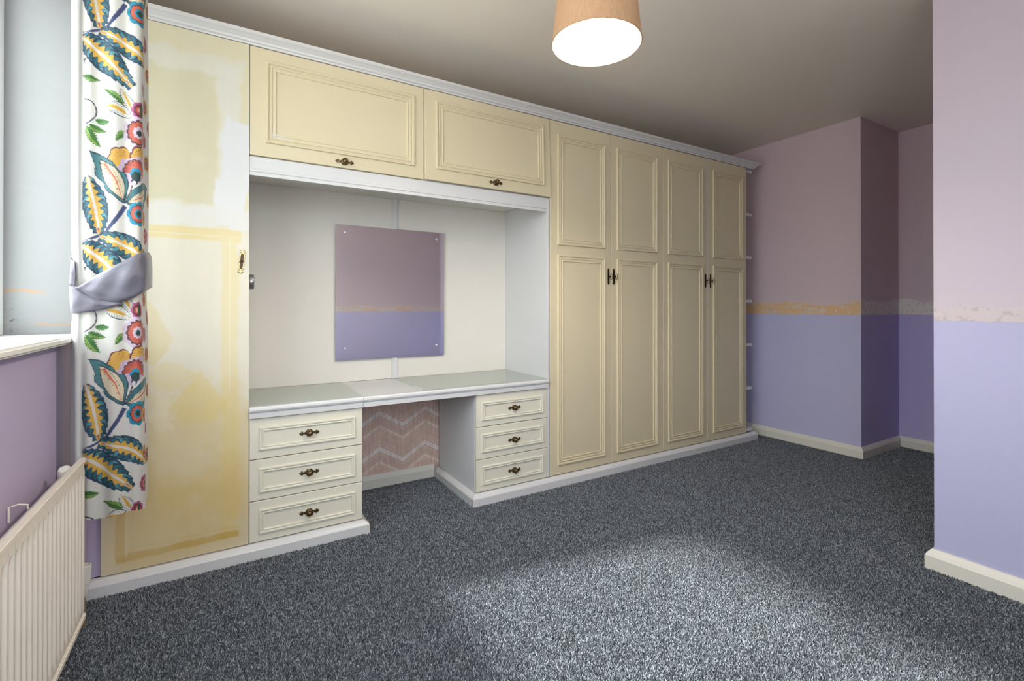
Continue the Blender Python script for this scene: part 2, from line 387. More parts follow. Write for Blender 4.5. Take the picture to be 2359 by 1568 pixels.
# ---------------------------------------------------------------- hardware
FLEUR = [(.0155, .0042), (.0185, .0048), (.0215, .0026), (.024, .0028), (.0262, .0082), (.0290, .0092), (.0304, .0062), (.0345, .0048), (.0385, 0)]
def knob_outline():
    right = [(0.0, .0135), (.008, .0135), (.012, .0085)] + FLEUR
    lower = [(x, -y) for x, y in right[::-1][1:]]
    half = right + lower
    return half[:-1] + [(-x, -y) for x, y in half][:-1]
def knob_mesh():
    bm = bmesh.new(); plate(bm, knob_outline(), .003, None, .06)
    lathe(bm, [(.0115, .0028), (.0118, .005), (.010, .006), (.006, .0065), (.0055, .012), (.0085, .015), (.0125, .018), (.0132, .0205), (.012, .0228), (.0098, .0222), (.0088, .0212), (.0062, .0232), (.003, .0252), (0, .0255)], 20)
    bmesh.ops.transform(bm, matrix=Matrix.Rotation(math.pi/2, 4, 'X') @ Matrix.Scale(1.1, 4), verts=bm.verts[:])
    me = bpy.data.meshes.new('knob'); bmesh.ops.recalc_face_normals(bm, faces=bm.faces[:]); bm.to_mesh(me); bm.free(); me.materials.append(M_BRASS)
    me.polygons.foreach_set('use_smooth', [True]*len(me.polygons)); me.set_sharp_from_angle(angle=math.radians(40))
    return me
KNOB = knob_mesh()
def put(name, me, x, y, z, parent, rot=None, sub=None):
    o = bpy.data.objects.new(name, me); COL.objects.link(o); o.parent = parent
    o.matrix_parent_inverse = parent.matrix_world.inverted() if False else Matrix.Translation(-Vector(world_loc(parent)))
    o.location = (x, y, z)
    if rot: o.rotation_euler = rot
    return o
def world_loc(o):
    # parts are built in world coordinates; only top-level Empties carry a location of their own
    return o.location if o.parent is None else (0, 0, 0)

def bar_handle_mesh(h=.104):
    """vertical spear-ended plate with a D-shaped drop ring standing off it"""
    bm = bmesh.new(); k = h/.104
    half = [(0, .052), (.0055, .0455), (.0062, .0425), (.003, .0405), (.003, .039), (.0055, .036), (.0058, .0)]
    r = half + [(x, -y) for x, y in half[::-1][1:]]
    out = r + [(-x, y) for x, y in r[::-1][1:-1]]
    plate(bm, [(x, y*k) for x, y in out][::-1], .006, None, .12)
    lathe(bm, [(.0032, .003), (.0032, .018), (.0045, .019), (.0045, .023), (0, .0235)], 10)
    pts = []
    for t in range(24):
        a = 2*math.pi*t/24; pts.append((.0005*math.cos(a), .0185*math.sin(a)-.002, .0285 + .0095*math.cos(a)*(1 if math.cos(a) > 0 else .8)))
    tube(bm, pts, .0014, 6, True)
    bmesh.ops.transform(bm, matrix=Matrix.Rotation(math.pi/2, 4, 'X'), verts=bm.verts[:])
    me = bpy.data.meshes.new('handle'); bmesh.ops.recalc_face_normals(bm, faces=bm.faces[:]); bm.to_mesh(me); bm.free(); me.materials.append(M_BRASS_DK)
    me.polygons.foreach_set('use_smooth', [True]*len(me.polygons)); me.set_sharp_from_angle(angle=math.radians(40))
    return me
HANDLE = bar_handle_mesh()

# ---------------------------------------------------------------- fitted furniture, left to right
ZB, ZT, ZO = .0675, 2.170, 1.706
XA, XB, XC = .0875, .861, 1.638
GAP = .0017
def slab(x0, x1, z0, z1, y0=0.0, y1=.018, bev=.0015):
    return boxm(x0+GAP, x1-GAP, y0, y1, z0+GAP, z1-GAP, bev=bev)

# tall cupboard with its patched door (colours of the old paint layers painted per vertex)
tall = thing('tall_cupboard', 'tall single cupboard by the window with patchy sanded cream and yellow door', 'cupboard', (-.15, .25, ZB))
obj('carcass', boxm(-.388, XA-.001, .019, .52, ZB, ZT), M_ALCOVE, tall)
def fbm(X, Z, s, seed):
    r = np.random.default_rng(seed); out = np.zeros_like(X)
    for o in range(4):
        f = s*2**o; gx, gz = int(3*f)+4, int(8*f)+4
        gr = r.random((gz, gx)); u = (X+.6)*f % (gx-1); v = (Z)*f % (gz-1)
        i, j = u.astype(int), v.astype(int); a, b = u-i, v-j; a = a*a*(3-2*a); b = b*b*(3-2*b)
        out += (gr[j, i]*(1-a)*(1-b)+gr[j, i+1]*a*(1-b)+gr[j+1, i]*(1-a)*b+gr[j+1, i+1]*a*b - .5)/2**o
    return out
def tall_door():
    x0, x1, z0, z1 = -.391, XA-.001, ZB+GAP, ZT-.001
    nx, nz = 150, 620
    X, Z = np.meshgrid(np.linspace(x0, x1, nx), np.linspace(z0, z1, nz))
    n1, n2 = fbm(X, Z, 6, 1), fbm(X, Z, 20, 2); nb = fbm(X*.35, Z*3, 12, 5)
    def sm(v, w): t = np.clip(v/w+.5, 0, 1); return t*t*(3-2*t)
    def rect(a, b, c, d, soft=.012, j=.012):
        jx = X + n1*j + n2*j*.4; jz = Z + n2*j + n1*j*.4
        return sm(jx-a, soft)*sm(b-jx, soft)*sm(jz-c, soft)*sm(d-jz, soft)
    C = np.empty((nz, nx, 3)); L = lambda c: np.array(lin(c)[:3])
    C[:] = L((213, 207, 178))                                  # upper half: old cream
    def lay(m, c, a=1.0):
        m = np.clip(m*a, 0, 1)[..., None]; C[:] = C*(1-m) + L(c)*m
    lay(rect(-.27, -.03, 1.48, 2.02, .02), (206, 200, 172), .9)     # bare centre panel
    lay(rect(-.30, .07, 2.01, 2.085, .02, .03), (214, 212, 200), .8)  # filler over the old moulding
    lay(rect(-.03, .05, 1.47, 2.06, .02, .03), (214, 213, 205), .85)
    lay(rect(-.028, .084, 1.38, 1.83, .012, .05), (216, 217, 220), .95)
    lay(rect(-.40, .10, 1.385, 1.475, .03, .03), (216, 215, 212), .85)
    lay(rect(-.40, .10, 0, 1.385, .01, .006), (216, 211, 194), 1.0)   # lower half: pale cream
    lay(rect(-.40, .06, 1.335, 1.383, .008, .006), (218, 202, 148), .95)
    lay(rect(-.26, .05, 1.352, 1.356, .003, .002), (222, 214, 190), .8)
    lay(rect(-.012, .046, .12, 1.37, .014, .014), (220, 206, 156), .75)   # ghost of the removed moulding
    lay(rect(.014, .019, .14, 1.34, .004, .002), (226, 217, 186), .7)
    lay(rect(-.30, .05, .10, .72, .22, .12), (212, 188, 118), .6)
    lay(rect(-.40, .10, 0, .42, .20, .05), (206, 178, 112), .55)
    lay(rect(-.24, -.06, .58, .75, .03, .14) * (n1 > -.12), (222, 212, 186), .5)
    d = np.clip(sm((X+.25)+.0-(np.abs(Z-.90)*1.0)*0-0, .03), 0, 1)
    X0_, Z0_ = X, Z; X = X0_+n2*.012+n1*.012; Z = Z0_+n1*.02
    tri = sm(.085-(X+.25)-np.abs(Z-.95)*.55, .012)*sm(X+.275, .01)*sm(Z-.83, .02)*sm(1.09-Z, .02)
    lay(tri, (214, 196, 140), .6)
    tri2 = sm(.10-np.abs(X+.09)*1.0-np.abs(Z-.665)*.7, .012)*sm(Z-.60, .02)
    lay(tri2, (216, 196, 134), .6)
    tri3 = sm(.10-np.abs(X+.19)-np.abs(Z-.79)*1.6, .012)
    lay(tri3, (216, 198, 140), .45)
    X, Z = X0_, Z0_
    lay(rect(-.345, .05, .108, .135, .008, .01), (196, 162, 82), .85)
    lay(rect(-.345, .05, .150, .155, .004, .004), (204, 178, 108), .7)
    lay(rect(-.345, -.315, .10, .33, .008, .01), (196, 164, 86), .8)
    lay(rect(-.30, -.295, .12, .5, .004, .004), (206, 182, 116), .6)
    lay(rect(-.318, -.312, .12, .5, .004, .004), (224, 208, 160), .5)
    lay(np.clip(n1*.35+n2*.15, 0, .18), (230, 225, 210))
    yf = np.zeros_like(X); yf[:, :2] = .0; 
    front = np.stack([X, yf, Z], -1).reshape(-1, 3)
    idx = np.arange(nx*nz).reshape(nz, nx)
    q = np.stack([idx[:-1, :-1], idx[:-1, 1:], idx[1:, 1:], idx[1:, :-1]], -1).reshape(-1, 4)
    # back plate corners to give the slab its thickness
    bk = np.array([[x0, .018, z0], [x1, .018, z0], [x1, .018, z1], [x0, .018, z1]]); b = nx*nz
    fr = [int(idx[0, 0]), int(idx[0, -1]), int(idx[-1, -1]), int(idx[-1, 0])]
    faces = q.tolist() + [[b+3, b+2, b+1, b]]
    edges = [idx[0, ::-1].tolist() + [b, b+1], idx[::-1, -1].tolist() + [b+1, b+2], idx[-1, :].tolist() + [b+2, b+3], idx[:, 0].tolist() + [b+3, b]]
    faces += edges
    me = bpy.data.meshes.new('door'); me.from_pydata(np.concatenate([front, bk]).tolist(), [], faces)
    a = me.color_attributes.new('paint', 'FLOAT_COLOR', 'POINT')
    col = np.ones((len(me.vertices), 4), np.float32); col[:nx*nz, :3] = C.reshape(-1, 3); col[nx*nz:, :3] = L((214, 207, 180))
    a.data.foreach_set('color', col.ravel())
    m = bpy.data.materials.new('patched_door_paint'); g = G(m); P, _ = g.pos()
    va = g.n('ShaderNodeVertexColor', layer_name='paint')
    br = g.noise(P, 30, 4, .6, (1, 1, .12))
    dk = g.n('ShaderNodeMix', data_type='RGBA', blend_type='MULTIPLY'); dk.inputs[0].default_value = 1; g.L.new(va.outputs[0], dk.inputs[6])
    g.L.new(g.mix(br, (1, 1, 1, 1), (.93, .93, .92, 1)), dk.inputs[7]); g.L.new(dk.outputs[2], g.b.inputs['Base Color'])
    g.b.inputs['Roughness'].default_value = .45; g.bump(br, .15, .001)
    return me, m
me, m = tall_door()
tdoor = obj('door', me, m, tall)
def escutcheon():
    """pale-rimmed brass plate with scrolled ends, brown centre and small drop ring"""
    bm = bmesh.new()
    half = [(0, .050), (.0035, .0485), (.0045, .0455), (.0095, .0465), (.011, .0435), (.009, .0405), (.0045, .0415), (.003, .0385), (.0085, .033), (.0095, .028), (.0095, 0)]
    r = half + [(x, -y) for x, y in half[::-1][1:]]; out = r + [(-x, y) for x, y in r[::-1][1:-1]]
    plate(bm, out[::-1], .0035, None, .05)
    T = Matrix.Rotation(math.pi/2, 4, 'X'); bmesh.ops.transform(bm, matrix=T, verts=bm.verts[:])
    b2 = bmesh.new(); half = [(0, .034), (.0055, .0285), (.006, .02), (.006, 0)]
    r = half + [(x, -y) for x, y in half[::-1][1:]]; out = r + [(-x, y) for x, y in r[::-1][1:-1]]
    plate(b2, out[::-1], .0012, Matrix.Translation((0, 0, .0034)), .05); bmesh.ops.transform(b2, matrix=T, verts=b2.verts[:])
    b3 = bmesh.new(); lathe(b3, [(.003, .003), (.003, .010), (.0042, .0105), (.0042, .013), (0, .0135)], 10)
    tube(b3, [(.0075*math.cos(a), .0075*math.sin(a)-.004, .010) for a in (math.pi*(1.05-.98*k/12)*1.0 for k in range(13))], .0012, 6)
    bmesh.ops.transform(b3, matrix=T, verts=b3.verts[:])
    return bm, b2, b3
e1, e2, e3 = escutcheon()
for bmx, nm, mt in ((e1, 'handle', M_BRASS_LT), (e2, 'handle_plate', M_BRONZE_IN), (e3, 'handle_ring', M_BRASS_DK)):
    bmesh.ops.transform(bmx, matrix=Matrix.Translation((.0595, 0, 1.254)) @ Matrix.Rotation(.10, 4, 'Y'), verts=bmx.verts[:])
hd = obj('handle', e1, M_BRASS_LT, tdoor); obj('handle_insert', e2, M_BRONZE_IN, tdoor); obj('handle_ring', e3, M_BRASS_DK, tdoor)
for c in tdoor.children: c.matrix_parent_inverse = Matrix.Identity(4)

# round metal cup fixed to the side of the tall cupboard
bm = bmesh.new(); lathe(bm, [(.030, 0), (.0315, .004), (.0315, .016), (.030, .019), (.027, .020), (.025, .016), (0, .014)], 28, Matrix.Translation((XA-.0005, .045, 1.172)) @ Matrix.Rotation(math.pi/2, 4, 'Y'))
tag(obj('cable_cap', bm, M_STEEL, None, True), 'round grey metal cap on the alcove side of the tall cupboard', 'cap')

# overhead cupboards with lift-up flaps
def mould(parent, x0, x1, z0, z1, prof, y=0.0, mat=M_CREAM):
    o = obj('moulding', frame_moulding(x0, x1, z0, z1, prof, y), mat, parent)
    if parent.parent: o.matrix_parent_inverse = Matrix.Identity(4)
    return o
def sub(o):
    o.matrix_parent_inverse = Matrix.Identity(4); return o
def rot_part(o, pivot, axis, ang):
    o.matrix_basis = Matrix.Translation(pivot) @ Matrix.Rotation(ang, 4, axis) @ Matrix.Translation(-Vector(pivot)) @ o.matrix_basis
for x0, x1, mx, kx, kz, label in ((XA, XB, (.148, .81), .474, 1.735, 'long cream overhead cupboard beside the tall patched cupboard'),
                                  (XB, XC, (.920, 1.590), 1.268, 1.742, 'cream overhead cupboard next to the wardrobes, its flap slightly ajar')):
    oc = thing('overhead_cupboard', label, 'cupboard', ((x0+x1)/2, .25, ZO))
    obj('carcass', boxm(x0+.0004, x1-.0004, .0195, .52, ZO-.004, ZT-.002), M_ALCOVE, oc)
    dr = obj('door', slab(x0, x1, ZO, ZT), M_CREAM, oc)
    mould(dr, mx[0], mx[1], 1.766, 2.118, DOOR_PROF)
    kb = bpy.data.objects.new('knob', KNOB); COL.objects.link(kb); kb.parent = dr; kb.location = (kx, 0, kz)
    if x0 == XB: rot_part(dr, (0, .018, ZT), 'X', -.028)
    else:
        bmp = bmesh.new()
        pts = [(.163, 1.806), (.170, 1.818), (.178, 1.812), (.20, 1.809), (.235, 1.806), (.262, 1.802), (.235, 1.797), (.20, 1.795), (.178, 1.796), (.165, 1.797)]
        plate(bmp, [(x, z) for x, z in pts], .0034, Matrix.Rotation(math.pi/2, 4, 'X'), .02)
        sub(obj('filler_smear', bmp, M_WHITE, dr))

# fascia under the overhead cupboards
bm = bmesh.new(); sweep(bm, [(XA+.0006, .0195), (1.6185, .0195)], [(0, ZO-.0045), (-.017, ZO-.0045), (-.017, 1.652), (-.020, 1.650), (-.020, 1.640), (-.016, 1.637), (-.018, 1.633), (-.018, 1.622), (0, 1.622)])
tag(obj('fascia', bm, M_WHITE), 'white moulded fascia board below the overhead cupboards', 'trim')

# alcove: back boards, cover strip, side panel
alc = thing('alcove_lining', 'off white boarded lining of the open alcove behind the mirror', 'panelling', (.85, .49, .65))
obj('panel', boxm(XA+.0005, .8585, .487, .497, .6445, ZO-.0045), M_ALCOVE, alc)
obj('panel', boxm(.8605, 1.6185, .487, .497, .6445, ZO-.0045), M_ALCOVE, alc)
bm = bmesh.new(); box(bm, .842, .878, .476, .4868, .6445, ZO-.0052, .003, 2); box(bm, .850, .870, .472, .477, .6445, ZO-.0052, .002, 2)
obj('cover_strip', bm, M_WHITE, alc)
tag(obj('side_panel', boxm(1.6195, 1.6355, .0005, .52, ZB, ZO-.0045, bev=.001), M_WHITE), 'narrow white upright board between alcove and wardrobe doors', 'panel')

# worktop
wt = thing('worktop', 'white dressing table worktop spanning both drawer units', 'worktop', (.85, .25, .62))
obj('board', boxm(XA+.0005, 1.6185, -.002, .486, .603, .643), M_WHITE, wt)
EDGE = [(0, .594), (.010, .594), (.011, .612), (.008, .615), (.009, .619), (.017, .622), (.020, .629), (.019, .637), (.015, .6425), (0, .643)]
for x0, x1 in ((XA+.0005, .5565), (.5580, 1.1500), (1.1508, 1.6185)):
    bm = bmesh.new(); sweep(bm, [(x0, -.0022), (x1, -.0022)], [(-o, z) for o, z in EDGE]); obj('front_edge', bm, M_WHITE, wt)
tag(obj('glass_top', boxm(XA+.002, .556, -.008, .484, .6433, .6483, bev=.001), M_TOPGLASS), 'shorter clear glass sheet on the worktop beside the tall cupboard', 'glass sheet')
tag(obj('glass_top', boxm(.852, 1.6170, -.008, .484, .6433, .6483, bev=.001), M_TOPGLASS), 'longer clear glass sheet on the worktop beside the wardrobe', 'glass sheet')

# drawer pedestals
def pedestal(x0, x1, mx, rows, kx, kzs, label, side):
    t = thing('drawer_unit', label, 'drawers', ((x0+x1)/2, .25, ZB))
    obj('carcass', boxm(x0+.0004, x1-.0004, .019, .515, ZB, .594), side, t)
    zs = [.592, .417, .2415, ZB]
    for k in range(3):
        d = obj('drawer', slab(x0, x1, zs[k+1], zs[k]), M_CREAM2, t)
        mould(d, mx[0], mx[1], rows[k][0], rows[k][1], DRAWER_PROF, 0, M_CREAM2)
        kb = bpy.data.objects.new('knob', KNOB); COL.objects.link(kb); kb.parent = d; kb.location = (kx, 0, kzs[k])
pedestal(XA, .557, (.125, .523), ((.4545, .553), (.2755, .379), (.101, .204)), .3235, (.504, .3285, .151), 'three drawer unit beside the tall patched cupboard, nearer the window', M_WHITE)
pedestal(1.1535, 1.6185, (1.187, 1.588), ((.451, .550), (.2785, .378), (.104, .204)), 1.3935, (.501, .3225, .151), 'three drawer unit beside the wardrobes with white side to the kneehole', M_WHITE)

# wardrobes: two double units
WX = [XC, 2.117, 2.595, 3.073, 3.551]
MX = [(1.6935, 2.0660), (2.167, 2.5385), (2.6465, 3.0205), (3.134, 3.5025)]
HX = [2.094, 2.139, 3.047, 3.105]
for u, label in ((0, 'cream double wardrobe next to the dressing table alcove'), (2, 'cream double wardrobe at the far end beside the open end shelves')):
    t = thing('wardrobe', label, 'wardrobe', ((WX[u]+WX[u+2])/2, .25, ZB))
    obj('carcass', boxm(WX[u]+.0004, WX[u+2]-.0004, .0195, .52, ZB, ZT-.002), M_ALCOVE, t)
    for k in (u, u+1):
        d = obj('door', slab(WX[k], WX[k+1]-(.003 if k == 2 else 0), ZB, ZT), M_CREAM, t)
        mould(d, *MX[k], 1.433, 2.091, DOOR_PROF); mould(d, *MX[k], .123, 1.376, DOOR_PROF)
        h = bpy.data.objects.new('handle', HANDLE); COL.objects.link(h); h.parent = d; h.location = (HX[k], 0, 1.259)
    if u == 2: obj('door_bead', boxm(3.0695, 3.0735, -.001, .018, ZB+.001, ZT-.002), M_WHITE, t)

# open shelves at the far end
es = thing('end_shelves', 'open white end shelves on the far side of the wardrobes', 'shelves', (3.6, .25, .07))
for z in (2.148, 1.803, 1.459, 1.112, .764, .417, .088):
    bm = bmesh.new(); y0 = .004
    out = [(3.552, y0), (3.625, y0), (3.640, y0+.004), (3.6445, y0+.016), (3.6445, .515), (3.552, .515)]
    plate(bm, out, .021, Matrix.Translation((0, 0, z-.0105)), .0)
    obj('shelf', bm, M_WHITE, es)
# cornice in two lengths
CP = [(-.019, 2.1712), (.003, 2.1712), (.005, 2.178), (.013, 2.181), (.015, 2.188), (.024, 2.195), (.030, 2.199), (.037, 2.2015), (.041, 2.206), (.041, 2.2145), (-.019, 2.2145)]
bm = bmesh.new(); sweep(bm, [(XL+.001, 0), (1.446, 0)], [(-o, z) for o, z in CP], (None, -.35)); tag(obj('cornice', bm, M_WHITE), 'longer white moulded cornice length above the overhead cupboards', 'cornice')
bm = bmesh.new(); sweep(bm, [(1.4475, 0), (3.645, 0)], [(-o, z+.0012) for o, z in CP], (-.35, -1)); c2 = obj('cornice', bm, M_WHITE); tag(c2, 'white moulded cornice length above the wardrobes with raw mitred end', 'cornice')
c2.data.materials.append(M_RAW)
for p in c2.data.polygons:
    if len(p.vertices) > 4 and p.center.x > 3: p.material_index = 1
bm = bmesh.new(); sweep(bm, [(1.4440, 0), (1.4480, 0)], [(-o-.0018 if o > 0 else -o, z+(.003 if z > 2.21 else 0)) for o, z in CP], (-.35, -.35)); obj('filler_bead', bm, M_WHITE_OLD, c2)

# plinths
PP = [(-.011, 0), (.028, 0), (.028, .045), (.026, .049), (.017, .058), (.006, .0645), (-.011, .0650)]
bm = bmesh.new(); sweep(bm, [(XL+.001, 0), (.5555, 0), (.5555, .51)], [(-o, z) for o, z in PP]); pl = obj('plinth', bm, M_WHITE); tag(pl, 'white plinth below the tall cupboard and its drawer unit', 'plinth')
bm = bmesh.new(); box(bm, .5832, .5846, -.027, -.004, .0, .050); obj('raw_edge', bm, M_RAW, pl)
bm = bmesh.new(); sweep(bm, [(1.1500, .512), (1.1500, 0), (3.658, 0)], [(-o, z) for o, z in PP]); pr = obj('plinth', bm, M_WHITE); tag(pr, 'long white plinth running from the kneehole below the wardrobes', 'plinth')
obj('raw_edge', boxm(1.1204, 1.1218, -.0285, -.0262, .002, .05), M_RAW, pr); obj('raw_edge', boxm(3.6581, 3.6592, -.026, .0, .002, .046), M_RAW, pr)

# mirror
MX0, MX1, MZ0, MZ1, MY = .523, 1.168, .768, 1.523, .470
bm = bmesh.new(); b = .018
o_ = [bm.verts.new((x, MY-.001, z)) for x, z in ((MX0, MZ0), (MX1, MZ0), (MX1, MZ1), (MX0, MZ1))]
i_ = [bm.verts.new((x, MY-.0013, z)) for x, z in ((MX0+b, MZ0+b), (MX1-b, MZ0+b), (MX1-b, MZ1-b), (MX0+b, MZ1-b))]
k_ = [bm.verts.new((v.co.x, MY+.0014, v.co.z)) for v in o_]
bm.faces.new(i_); bm.faces.new(k_[::-1])
for k in range(4):
    bm.faces.new((o_[k], o_[(k+1) % 4], i_[(k+1) % 4], i_[k])); bm.faces.new((k_[k], k_[(k+1) % 4], o_[(k+1) % 4], o_[k]))
mir = obj('mirror', bm, M_MIRROR); tag(mir, 'frameless rectangular mirror with ground edges screwed to the alcove back', 'mirror')
for x, z in ((.573, 1.481), (1.116, 1.482), (1.116, .832), (.573, .834)):
    bm = bmesh.new(); lathe(bm, [(.0065, 0), (.0065, .002), (.004, .0045), (0, .005)], 14, Matrix.Translation((x, MY-.0013, z)) @ Matrix.Rotation(math.pi/2, 4, 'X')); obj('screw', bm, M_CHROME, mir, True)

# ---------------------------------------------------------------- curtain with printed flowers
PX0, PW, PH, REP = 165, 300, 1300, 471.0
SS = 2
img = np.empty((PH*SS, PW*SS, 3), np.float32); img[:] = lin((240, 238, 232))[:3]
def poly(pts, c, dv=0.0):
    P = np.array(pts, float); P[:, 0] -= PX0; P[:, 1] += dv; P *= SS
    x0, y0 = np.floor(P.min(0)).astype(int); x1, y1 = np.ceil(P.max(0)).astype(int)+1
    x0, y0 = max(x0, 0), max(y0, 0); x1, y1 = min(x1, img.shape[1]), min(y1, img.shape[0])
    if x1 <= x0 or y1 <= y0: return
    X, Y = np.meshgrid(np.arange(x0, x1)+.5, np.arange(y0, y1)+.5); ins = np.zeros(X.shape, bool)
    Q = np.roll(P, -1, 0)
    for (ax, ay), (bx, by) in zip(P, Q):
        if ay == by: continue
        c_ = ((ay > Y) != (by > Y)) & (X < (bx-ax)*(Y-ay)/(by-ay)+ax); ins ^= c_
    img[y0:y1, x0:x1][ins] = lin(c)[:3]
TEAL, TEALD, TEALL, YEL, NAVY, CORAL, LILAC, CYAN, DGREEN, GRN, GRNL, CREAM, MAROON, PINK = (42, 112, 128), (22, 62, 88), (86, 158, 170), (236, 186, 74), (58, 72, 122), (226, 104, 78), (214, 190, 216), (10, 150, 186), (14, 62, 60), (66, 128, 50), (140, 180, 74), (244, 228, 196), (96, 40, 58), (190, 84, 140)
def bez(a, c, b, n=24):
    t = np.linspace(0, 1, n)[:, None]; a, b, c = map(np.array, (a, b, c)); return (1-t)**2*a + 2*t*(1-t)*c + t*t*b
def normals(p):
    d = np.gradient(p, axis=0); d /= np.linalg.norm(d, axis=1)[:, None]+1e-9; return np.stack([-d[:, 1], d[:, 0]], 1), d
def taper(p, w0, w1, c, dv):
    n, _ = normals(p); w_ = np.linspace(w0, w1, len(p))[:, None]/2
    poly(np.concatenate([p+n*w_, (p-n*w_)[::-1]]), c, dv)
def feather(base, ctrl, tip, hw, dv, lobes=9, k=1.0, red=True):
    p = bez(base, ctrl, tip, 60); n, d = normals(p); t = np.linspace(0, 1, 60)
    prof = np.sin(np.pi*np.clip(t*.93+.05, 0, 1)**k)**.75*hw
    halo = prof+2.0; poly(np.concatenate([p+n*halo[:, None], (p-n*halo[:, None])[::-1]]), (224, 216, 228), dv)
    for s in (1, -1):
        L = len(p)
        for j in range(lobes):
            a = int(j*L/lobes*.92); b_ = min(L-1, a+int(L/lobes*1.9)); mid = (a+b_)//2
            w_ = prof[mid]
            root = p[a]+s*n[a]*prof[a]*.22; out_ = p[b_]+s*n[b_]*w_*1.02
            q = [root, p[a]+s*n[a]*prof[a]*.75, p[mid]+s*n[mid]*prof[mid]*1.08, out_, p[b_]+s*n[b_]*prof[b_]*.62, p[mid]+s*n[mid]*prof[mid]*.42]
            poly(q, TEALD if j % 2 else (34, 70, 100), dv)
            c_ = np.mean(q, 0); poly([(np.array(v)-c_)*.62+c_ for v in q], TEAL if j % 3 else TEALL, dv)
            for f in (.3, .5, .7):
                m1 = np.array(q[1])*(1-f)+np.array(q[3])*f; m0 = np.array(root)*(1-f)+np.array(q[4])*f
                taper(np.array([m0*.6+m1*.4, m1*.9+m0*.1]), .5, 1.0, TEALD, dv)
        z = []
        for j in range(lobes*2+1):
            i = min(L-1, int(j*L/(lobes*2))); z.append(p[i]+s*n[i]*prof[i]*(.62 if j % 2 else .26)+d[i]*(2 if j % 2 else 0))
        poly(np.concatenate([np.array(z), p[::-1]]), YEL, dv)
    wd = np.sin(np.pi*np.clip(t*.85+.15, 0, 1))**.6*hw*.10+.5
    poly(np.concatenate([p+n*wd[:, None], (p-n*wd[:, None])[::-1]]), (240, 234, 230), dv)
    if red: taper(p[-7:], 2.6, .6, (168, 62, 60), dv)
def simple_leaf(base, tip, hw, dv, c=GRN, c2=GRNL, bend=.12):
    base, tip = np.array(base, float), np.array(tip, float); d = tip-base; nn = np.array([-d[1], d[0]])
    p = bez(base, (base+tip)/2+nn*bend, tip, 40); n, dd = normals(p); t = np.linspace(0, 1, 40)
    pr_ = np.sin(np.pi*t**.75)*hw*(1+.16*np.where(np.arange(40) % 4 < 2, 1, -1))
    poly(np.concatenate([p+n*pr_[:, None], (p-n*pr_[:, None])[::-1]]), c, dv)
    poly(np.concatenate([p+n*pr_[:, None]*.75, p[::-1]]), c2, dv)
    for i in range(6, 34, 5):
        for s in (1, -1): taper(np.array([p[i], p[min(39, i+5)]+s*n[i]*pr_[i]*.9]), .9, .5, (38, 92, 50), dv)
    taper(p, 1.2, .6, (34, 96, 66), dv)
def scallop(cx, cy, r, c, dv, nl=9, amp=.10, a0=0, a1=2*math.pi, ry=1.0, jag=0):
    a = np.linspace(a0, a1, 120); rr = r*(1-amp+amp*2*np.abs(np.sin((a-a0)*nl/2)))
    P = np.stack([cx+rr*np.cos(a), cy+rr*np.sin(a)*ry], 1)
    if a1-a0 < 6.2: P = np.concatenate([P, [[cx, cy]]])
    poly(P, c, dv)
def rays(cx, cy, r0, r1, c, dv, n, a0=0, a1=2*math.pi, w0=.4, w1=1.6, ry=1.0):
    for a in np.linspace(a0, a1, n, endpoint=False):
        u = np.array([math.cos(a), math.sin(a)*ry]); taper(np.array([np.array([cx, cy])+u*r0, np.array([cx, cy])+u*r1]), w0, w1, c, dv)
def bloom(cx, cy, dv, rings, ry=1.0):
    for r, c, nl in rings:
        scallop(cx, cy, r, c, dv, nl, .07, ry=ry)
def white_leaf(base, c1, c2, tip, dv):
    a, b_ = bez(base, c1, tip, 24), bez(base, c2, tip, 24); mid = (a+b_)/2
    poly(np.concatenate([a, b_[::-1]]), (48, 56, 80), dv)
    f = lambda P, k: mid+(P-mid)*k
    sl = slice(1, -1)
    poly(np.concatenate([f(a, .86)[sl], f(b_, .86)[sl][::-1]]), (238, 238, 232), dv)
    poly(np.concatenate([f(a, .28)[6:-2], f(b_, .28)[6:-2][::-1]]), YEL, dv)
    for i in range(4, 22, 2):
        for s in (a, b_): taper(np.array([mid[i]*.6+s[i]*.4, mid[max(0, i-1)]*.2+s[max(0, i-1)]*.8]), .5, 1.0, (74, 112, 92), dv)
    taper(mid[1:-6], 1.3, .6, (168, 112, 50), dv)
